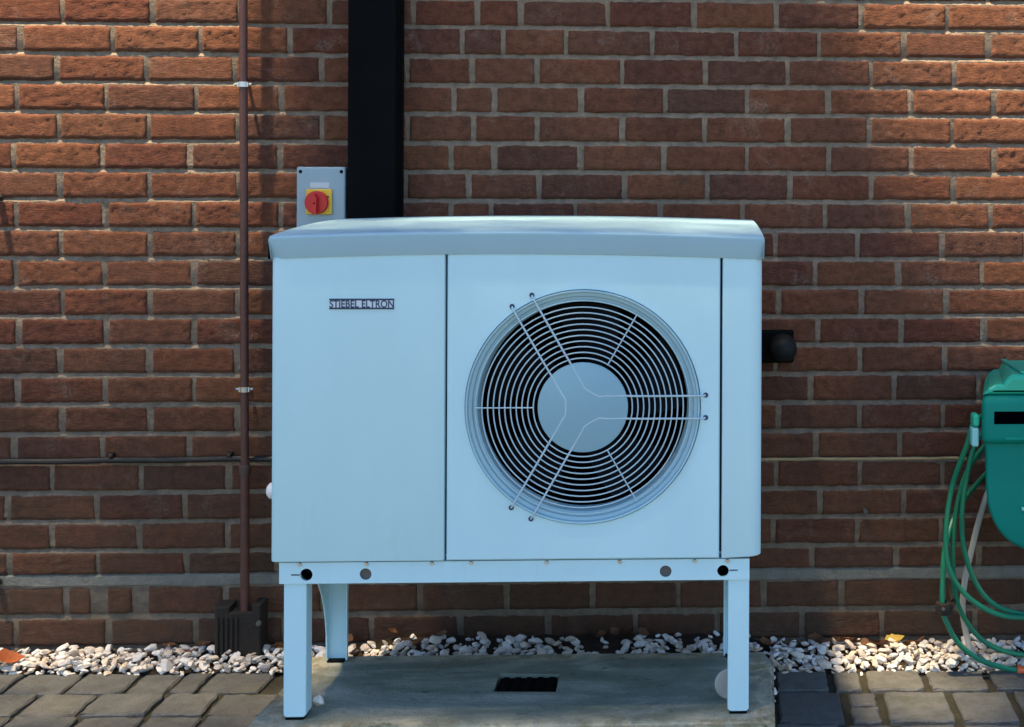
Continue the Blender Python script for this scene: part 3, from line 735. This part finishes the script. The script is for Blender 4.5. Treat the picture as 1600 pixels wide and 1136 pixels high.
M['cap'] = plain('pale_sun_patch', (.40, .385, .35), .7, .2, 40)  # off-white disc standing in for a patch of sunlight behind the leg
sun_patch_ = MB().lathe([(.0005, -.004), (.030, -.004), (.033, -.001), (.033, .004), (.0005, .0045)], (.082, -.655, ZS+.033), 32).build('sun_patch_disc', M['cap'], origin=(.082, -.655, ZS))
tag(sun_patch_, 'pale round disc standing in for a sun patch behind the right front leg', 'cap')  # 'cap' is only the sun patch stand-in, not a real cap
fl = chip(77); flo = bpy.data.objects.new('stone_chip', fl); C.objects.link(flo); flo.location = (-.783, -.665, ZS+.012); flo.scale = (.013, .012, .026); flo.rotation_euler = (.3, .2, 0)
tag(flo, 'white stone chip lying beside the left front leg on the plinth', 'stone')

# ------------------------------------------------------------------ things on the wall
# isolator switch
iso = thing('isolator_switch', (-.942, -.02, 1.1), 'grey wall switch box with red rotary knob on yellow plate', 'switch')
body = MB().box(-1.0, -.881, -.056, -.0045, 1.085, 1.2575, .004, 2).build('enclosure', M['iso'], iso)
lidb = MB().box(-1.0015, -.8795, -.075, -.0565, 1.083, 1.2585, .0045, 3).build('cover', M['iso'], iso)
for sx in (-.9915, -.8895):
    for sz in (1.2465, 1.097): MB().lathe([(.0005, -.0008), (.0042, -.0008), (.0045, .0005)], (sx, -.075, sz), 16).build('cover_screw', M['dark'], lidb)
MB().box(-.967, -.919, -.0762, -.0752, 1.2055, 1.219, .0003, 1).build('label_plate', M['isolabel'], lidb)
yp = MB().box(-.976, -.911, -.082, -.0756, 1.1385, 1.2025, .0025, 2).build('yellow_plate', M['yellow'], iso)
MB().lathe([(.029, -.0005), (.029, -.010), (.0275, -.0125), (.001, -.0125)], (-.9475, -.0825, 1.169), 40).build('knob', M['red'], iso)
grip = MB().prism([(-.9475-.0055, 1.140), (-.9475+.0055, 1.140), (-.9475+.006, 1.180), (-.9475, 1.1915), (-.9475-.006, 1.180)], -.112, -.0951, .002, 2).build('grip', M['red'], iso)
MB().lathe([(.0003, -.0006), (.0022, -.0006), (.0024, .0004)], (-.9475, -.112, 1.168), 12).build('padlock_hole', M['dark'], grip)
MB().box(-.923, -.9185, -.0826, -.0821, 1.181, 1.1855).build('mark', M['ink'], yp)
# black trunking
tk = thing('pipe_trunking', (-.818, -.06, .55), 'wide black rectangular trunking running up the wall behind the heat pump', 'trunking')
MB().box(-.873, -.752, -.085, -.0052, .55, 3.0, .006, 3).build('cover', M['blackp'], tk)
MB().box(-.876, -.748, -.030, -.0046, .55, 3.001, .002, 1).build('backing', M['blackp'], tk)
# oxide red pipe
dp = thing('wall_pipe', (-1.14, -.045, .13), 'thin brown painted pipe running up the wall beside the heat pump, held by metal clips', 'pipe')
MB().tube([(-1.1465, -.045, 3.0), (-1.1445, -.045, 1.6), (-1.139, -.045, .9), (-1.136, -.045, .49)], .0102, 16).build('pipe', M['pipe'], dp)
MB().tube([(-1.136, -.045, .505), (-1.1345, -.045, .13)], .0112, 16).build('lower_pipe', M['pipe'], dp)
MB().lathe([(.0113, .0), (.0145, .001), (.0145, .018), (.0125, .022), (.0113, .024)], (-1.136, -.045, .478), 20, 'Z').build('coupling', M['rust'], dp)
for cx_, cz_ in ((-1.1438, 1.467), (-1.1372, .693), (-1.1475, 2.3)):
    cl = MB().lathe([(.0105, -.0065), (.0125, -.0065), (.0125, .0065), (.0105, .0065)], (cx_, -.045, cz_), 24, 'Z', smooth=False).build('clip', M['zinc'], dp)
    for s_ in (-1, 1):
        MB().box(cx_+s_*.0115-.002, cx_+s_*.0115+.002, -.052, -.038, cz_-.006, cz_+.006).build('lug', M['zinc'], cl)
        MB().tube([(cx_+s_*.014, -.045, cz_), (cx_+s_*.021, -.045, cz_)], .0042, 8).build('bolt', M['zinc'], cl)
    MB().tube([(cx_, -.034, cz_), (cx_, .004, cz_)], .0045, 8).build('rod', M['rust'], cl)
# gully hopper at the pipe's foot
gy = thing('drain_hopper', (-1.14, -.05, .0), 'dark cast iron hopper on the wall at the foot of the brown pipe', 'drain')
MB().prism([(-1.205, .145), (-1.168, .145), (-1.168, .131), (-1.112, .131), (-1.112, .150), (-1.090, .150), (-1.090, .012), (-1.205, .012)], -.062, -.004, .003, 1).build('hopper', M['iron'], gy)
for k in range(5): MB().box(-1.200+k*.012, -1.194+k*.012, -.0665, -.0615, .02, .120, .001, 1).build('rib', M['iron'], gy)
MB().lathe([(.0005, -.006), (.006, -.005), (.007, .004)], (-1.208, -.03, .104), 10).build('bolt', M['plug'], gy)
MB().lathe([(.0005, -.006), (.006, -.005), (.007, .004)], (-1.094, -.064, .104), 10).build('bolt', M['plug'], gy)
# cable
cb = thing('wall_cable', (-1.4, -.01, .5), 'thin dark cable clipped along the wall left of the heat pump', 'cable')
P = [(-3.0, -.012, .503), (-2.4, -.012, .508), (-1.9, -.011, .507), (-1.62, -.012, .505), (-1.481, -.013, .508), (-1.33, -.011, .507), (-1.184, -.013, .510), (-1.05, -.011, .508), (-.80, -.012, .507)]
MB().tube(catmull(P, 6), .0075, 10).build('sheath', M['cable'], cb)
for cx_ in (-2.3, -1.481, -1.184):
    c1 = MB().box(cx_-.006, cx_+.006, -.021, -.001, .5155, .5255, .0015, 1).build('clip', M['cable'], cb)
    MB().lathe([(.0005, -.004), (.0035, -.003), (.0035, .003)], (cx_, -.021, .5205), 8).build('nail', M['rust'], c1)
# black outlet right of the unit
vt = thing('wall_outlet', (.22, -.02, .74), 'black square wall flange with domed spout beside the heat pump', 'outlet')
MB().box(.16, .262, -.022, -.0045, .752, .838, .006, 2).build('flange', M['blackp'], vt)
MB().lathe([(.0001, -.115)]+[(.0335*math.sin(PI/2*k/10), -.0815-.0335*math.cos(PI/2*k/10)) for k in range(1, 11)]+[(.0335, -.021)], (.232, 0, .797), 32).build('spout', M['vent'], vt)
# small fixings
def fixing(name, px, py, r, ln, mat, label, cat):
    p = at(px, py, 0); o = thing(name, (p.x, -.004, p.z), label, cat)
    MB().lathe([(.0005, -ln), (r*.8, -ln), (r, -ln*.7), (r, .0)], (p.x, -.004, p.z), 12).build('head', mat, o)
    MB().tube([(p.x, -.004, p.z), (p.x, .02, p.z)], r*.5, 8).build('shank', M['rust'], o); return o
fixing('wall_plug', 1351, 797, .0062, .018, M['plug'], 'small pale plug stuck out of the lower wall right of the heat pump', 'plug')
fixing('wall_bolt', 1, 309, .0085, .03, M['iron'], 'small black bolt on the wall at the left picture edge, above the cable', 'bolt')
fixing('wall_bolt', 0, 908, .0085, .02, M['iron'], 'small black bolt at the left picture edge on the grey damp course', 'bolt')

# ------------------------------------------------------------------ hose reel
RX, RZc, RR = .905, .545, .195
hr = thing('hose_reel', (RX, -.2, .34), 'green plastic hose reel box mounted on the wall at the right', 'hose reel')
pts = [(RX-.208, .713), (RX-.212, .700)]
pts += [(RX-.212, .62), (RX-.208, .57)]
for k in range(0, 25):
    a = PI+PI*k/24; ca, sa = math.cos(a), math.sin(a); pts.append((RX+.207*math.copysign(abs(ca)**.72, ca), .535-.205*abs(sa)**.72))
pts += [(RX+.208, .57), (RX+.212, .62), (RX+.212, .700), (RX+.208, .713)]
hs = MB().prism(pts, -.315, -.075, .012, 3, True).taper(RX, -.338, 1.15).build('drum_housing', M['green'], hr)
up_ = MB().box(RX-.2165, RX+.2165, -.338, -.070, .602, .7165, .018, 4, True).taper(RX, -.338, 1.1).build('hood', M['green'], hr)
MB().box(RX-.187, RX+.187, -.3392, -.330, .6510, .6830, .002, 1).build('slot', M['dark'], up_)
MB().box(RX-.16, RX+.16, -.3405, -.334, .612, .620, .003, 2).build('ledge', M['green'], up_)
tp = [(RX-.214, .7172), (RX-.200, .735), (RX-.184, .7435), (RX-.165, .7445), (RX-.154, .758), (RX-.142, .7675), (RX+.142, .7675), (RX+.154, .758), (RX+.165, .7445), (RX+.2, .735), (RX+.214, .7172)]
MB().prism(tp, -.318, -.085, .012, 3).taper(RX, -.338, 1.1).build('top_cover', M['greenlid'], hr)
for k in (-.11, -.04, .04, .11): MB().box(RX+k-.006, RX+k+.006, -.311, -.10, .7676, .7740, .002, 1).build('rib', M['greenlid'], hr)
MB().box(RX-.115, RX+.12, -.325, -.313, .440, .448, .003, 2).build('rib', M['cyan'], hr)
MB().box(RX-.12, RX+.12, -.074, -.005, .42, .70, .008, 2).build('wall_bracket', M['blackp'], hr)
MB().box(RX-.236, RX-.2185, -.322, -.292, .594, .640, .005, 2).build('hose_clip', M['cyan'], hr)
MB().box(RX-.2335, RX-.2165, -.322, -.285, .6415, .672, .006, 2).build('handle_stub', M['greenlid'], hr)
# green hose
def hp_(px, py, Y): return at(px, py, Y)
P = [Vector((.98, -.2, .73)), hp_(1575, 640, -.22), hp_(1527, 655, -.29), hp_(1511, 695, -.285), hp_(1488, 760, -.245), hp_(1478, 830, -.245), hp_(1482, 885, -.245), hp_(1502, 922, -.24), hp_(1535, 949, -.235), hp_(1572, 963, -.23), hp_(1625, 965, -.22),
     Vector((.99, -.2, .14)), Vector((1.10, -.19, .23)), Vector((1.13, -.18, .40)), Vector((1.06, -.06, .60)), Vector((.86, -.055, .67)), hp_(1545, 665, -.2), hp_(1522, 700, -.215), hp_(1508, 760, -.215), hp_(1503, 815, -.215), hp_(1508, 865, -.21), hp_(1527, 915, -.205), hp_(1556, 946, -.2), hp_(1600, 960, -.2),
     Vector((.96, -.18, .13)), Vector((1.08, -.17, .22)), Vector((1.11, -.16, .40)), Vector((1.04, -.05, .58)), Vector((.86, -.05, .63)), hp_(1545, 690, -.12), hp_(1512, 735, -.17), hp_(1494, 800, -.18), hp_(1489, 870, -.18), hp_(1493, 930, -.17), hp_(1508, 968, -.16), hp_(1535, 1000, -.15), hp_(1572, 1018, -.14), hp_(1625, 1022, -.135),
     Vector((.99, -.12, .06)), Vector((1.10, -.11, .17)), Vector((1.13, -.09, .40)), Vector((1.03, -.045, .55)), Vector((.86, -.045, .56)), hp_(1550, 730, -.05), hp_(1500, 790, -.14), hp_(1478, 850, -.20), hp_(1473, 905, -.215), hp_(1473, 950, -.22), hp_(1480, 975, -.22), hp_(1500, 1008, -.215), hp_(1530, 1030, -.20), hp_(1562, 1042, -.19), hp_(1588, 1047, -.185)]
gh = thing('garden_hose', (.72, -.2, .1), 'green garden hose hanging in loops beneath the green hose reel', 'hose')
MB().tube(catmull(P, 9), .0066, 10).build('hose_tube', M['hose'], gh)
cp = hp_(1588, 1047, -.185); c2 = hp_(1592, 1048, -.185); c3 = hp_(1625, 1050, -.18)
ax_ = (c3-cp).normalized()
MB().tube([cp, cp+ax_*.004, cp+ax_*.022, cp+ax_*.03], [.009, .0115, .0115, .009], 14).build('connector', M['orange'], gh)
MB().tube([cp+ax_*.03, cp+ax_*.06], .008, 12).build('connector', M['plug'], gh)
gp = at(1474, 950, -.22)
hg = thing('hose_guide', (gp.x, gp.y, gp.z), 'small dark round guide fixed to the wall holding the green hose', 'guide')
MB().lathe([(.0075, -.012), (.013, -.016), (.019, -.013), (.021, 0), (.019, .013), (.013, .016), (.0075, .012), (.0075, -.012)], gp, 24, 'Z').build('collar', M['iron'], hg)
MB().tube([gp+Vector((.018, .0, 0)), gp+Vector((.035, .05, 0)), Vector((gp.x+.05, .002, gp.z))], .007, 8).build('bracket', M['iron'], hg)
MB().lathe([(.0005, -.003), (.004, -.003), (.004, .002)], gp+Vector((-.004, -.0205, .004)), 10).build('screw', M['plug'], hg)
P = [Vector((.80, -.12, .50)), hp_(1548, 760, -.13), hp_(1532, 805, -.13), hp_(1519, 855, -.13), hp_(1508, 905, -.12), hp_(1504, 950, -.11), hp_(1510, 992, -.10), hp_(1520, 1022, -.115), hp_(1536, 1040, -.14), hp_(1560, 1051, -.155), hp_(1590, 1058, -.16), hp_(1630, 1062, -.165), Vector((1.0, -.19, .02)), Vector((1.3, -.14, .02))]
wh = MB().tube(catmull(P, 9), .0078, 10).build('drain_hose', M['whose'], origin=(.75, -.12, .03))
tag(wh, 'off-white hose hanging behind the green loops and curling onto the gravel', 'hose')

# ------------------------------------------------------------------ fallen leaves
def leaf(px, Y, size, mat, label, group=None, seed=0, ang=None, name='fallen_leaf', zoff=.016):
    rs = random.Random(seed); p = at(px, 1000, Y); x = p.x; z = bed_z(x, Y)+zoff; n = 9; top = []; bot = []
    cl = rs.uniform(.25, .6); mb = MB(); vs = []
    for i in range(n):
        t = i/(n-1); wdt = math.sin(PI*t**.8)*.36*(1+.12*math.sin(i*2.7+seed))
        for s_ in (-1, 0, 1): vs.append(Vector(((t-.5), s_*wdt, cl*(t-.5)**2*1.6+abs(s_)*wdt*cl*1.1)))
    mt = Matrix.Rotation(ang if ang is not None else rs.uniform(0, 6.28), 4, 'Z') @ Matrix.Rotation(rs.uniform(-.5, .7), 4, 'X') @ Matrix.Rotation(rs.uniform(-.4, .4), 4, 'Y')
    vs = [mt @ (v*size) + Vector((x, Y, z)) for v in vs]; off = Vector((0, 0, .0006))
    fs = [(i*3+j, i*3+j+1, (i+1)*3+j+1, (i+1)*3+j) for i in range(n-1) for j in range(2)]
    mb.add(vs+[v+off for v in vs], fs+[tuple(k+n*3 for k in reversed(f)) for f in fs], True)
    lo = mb.build(name, mat, origin=(x, Y, z), recalc=False); tag(lo, label, 'leaf', group); return lo
leaf(1398, -.035, .056, M['leafy'], 'yellow leaf lying on the gravel at the wall foot', seed=3, ang=.25, zoff=.022)
leaf(12, -.09, .075, M['leafo'], 'orange leaf on the gravel at the left picture edge', seed=5, ang=.6, zoff=.025)
rl = random.Random(4)
for grp, lab, pxs in (('leaves by the left wall', 'small curled brown dead leaf on the gravel left of the dark hopper', [30, 80, 262, 285, 300, 318, 335]),
                      ('leaves by the hopper', 'small brown dead leaf between the dark hopper and the left front leg', [398, 412, 422, 430, 436]),
                      ('leaves under the heat pump', 'small brown dead leaf on the gravel behind the concrete plinth', [545, 612, 690, 905, 940, 960, 985, 1005]),
                      ('leaves by the right wall', 'small brown dead leaf at the wall foot between plinth and hose', [1195, 1208, 1225, 1240, 1262, 1275, 1290, 1310, 1325, 1340, 1352, 1366, 1380, 1420, 1440, 1458])):
    for i, px in enumerate(pxs):
        leaf(px, rl.uniform(-.05, -.018), rl.uniform(.026, .046), M['leafb'], lab, grp, px, zoff=rl.uniform(.012, .026))

# ------------------------------------------------------------------ unseen tree added overhead, out of frame, to shade the lower wall and yard
tr = thing('added_shade_tree', (-4.6, -1.6, 0), 'unseen leafy tree added high over the yard to shade the wall and ground', 'shade blocker')
def limb(P, r0, r1, name):
    q = catmull(P, 6); MB().tube(q, [r0+(r1-r0)*i/(len(q)-1) for i in range(len(q))], 10).build(name, M['shade_tree_bark'], tr)
limb([(-4.6, -1.6, -.1), (-4.55, -1.58, 1.6), (-4.62, -1.5, 3.2), (-4.5, -1.45, 4.6), (-4.55, -1.5, 6.2)], .17, .06, 'shade_tree_trunk')
limb([(-4.5, -1.46, 4.1), (-3.4, -1.25, 4.75), (-2.2, -1.1, 4.8), (-1.0, -1.05, 4.85), (.3, -1.1, 4.7)], .08, .018, 'shade_bough')
limb([(-3.6, -1.28, 4.65), (-2.6, -.9, 4.65), (-1.7, -.7, 4.6), (-.9, -.62, 4.55)], .04, .012, 'shade_bough')
limb([(-3.2, -1.22, 4.75), (-2.2, -1.6, 4.75), (-1.0, -1.75, 4.7), (.2, -1.8, 4.65)], .04, .012, 'shade_bough')
rt = random.Random(11); vs = []; fs = []
def edge_y(x):  # foliage edge shaped to leave the upper wall corners sunlit
    return -.785 if x < -1.74 else -.785+.42*(x+1.74)/.06 if x < -1.68 else -.36 if x < -.70 else -.36-.44*min(1, (x+.70)/.66)
def add_leaf(c, sz):
    n_ = Vector((rt.gauss(0, .5), rt.gauss(0, .5), 1)).normalized(); u = n_.orthogonal().normalized(); v = n_.cross(u); a = rt.uniform(0, 6.28)
    u, v = u*math.cos(a)+v*math.sin(a), v*math.cos(a)-u*math.sin(a); b = len(vs)
    vs.extend([c-u*sz, c-u*sz*.2+v*sz*.48+n_*sz*.1, c+u*sz, c-u*sz*.2-v*sz*.48+n_*sz*.1]); fs.append((b, b+1, b+2, b+3))
for i in range(16500):
    x = rt.uniform(-3.5, .75); y = rt.uniform(-2.25, -.33)
    if y > edge_y(x)+rt.gauss(0, .03): continue
    if rt.random() > (1 if y > -.975 or (x > -.27 and y > -1.75) else .05 if y > -1.13 else .38 if y > -1.47 else 1 if y > -1.75 else .5): continue  # leaves thinned by zone to pass sun onto gravel and lid
    add_leaf(Vector((x, y, 4.6+rt.uniform(-.14, .28))), rt.uniform(.035, .06))
for i in range(1500):
    d_ = Vector((rt.gauss(0, 1), rt.gauss(0, 1), rt.gauss(0, .8))).normalized()*rt.uniform(.5, 1)
    add_leaf(Vector((-4.6+d_.x*1.0, -1.7+d_.y*1.0, 5.7+d_.z*1.1)), rt.uniform(.04, .07))
MB().add(vs, fs).build('shade_crown', M['leaf'], tr, recalc=False)
for o in bpy.data.objects:
    if '_o' in o: del o['_o']
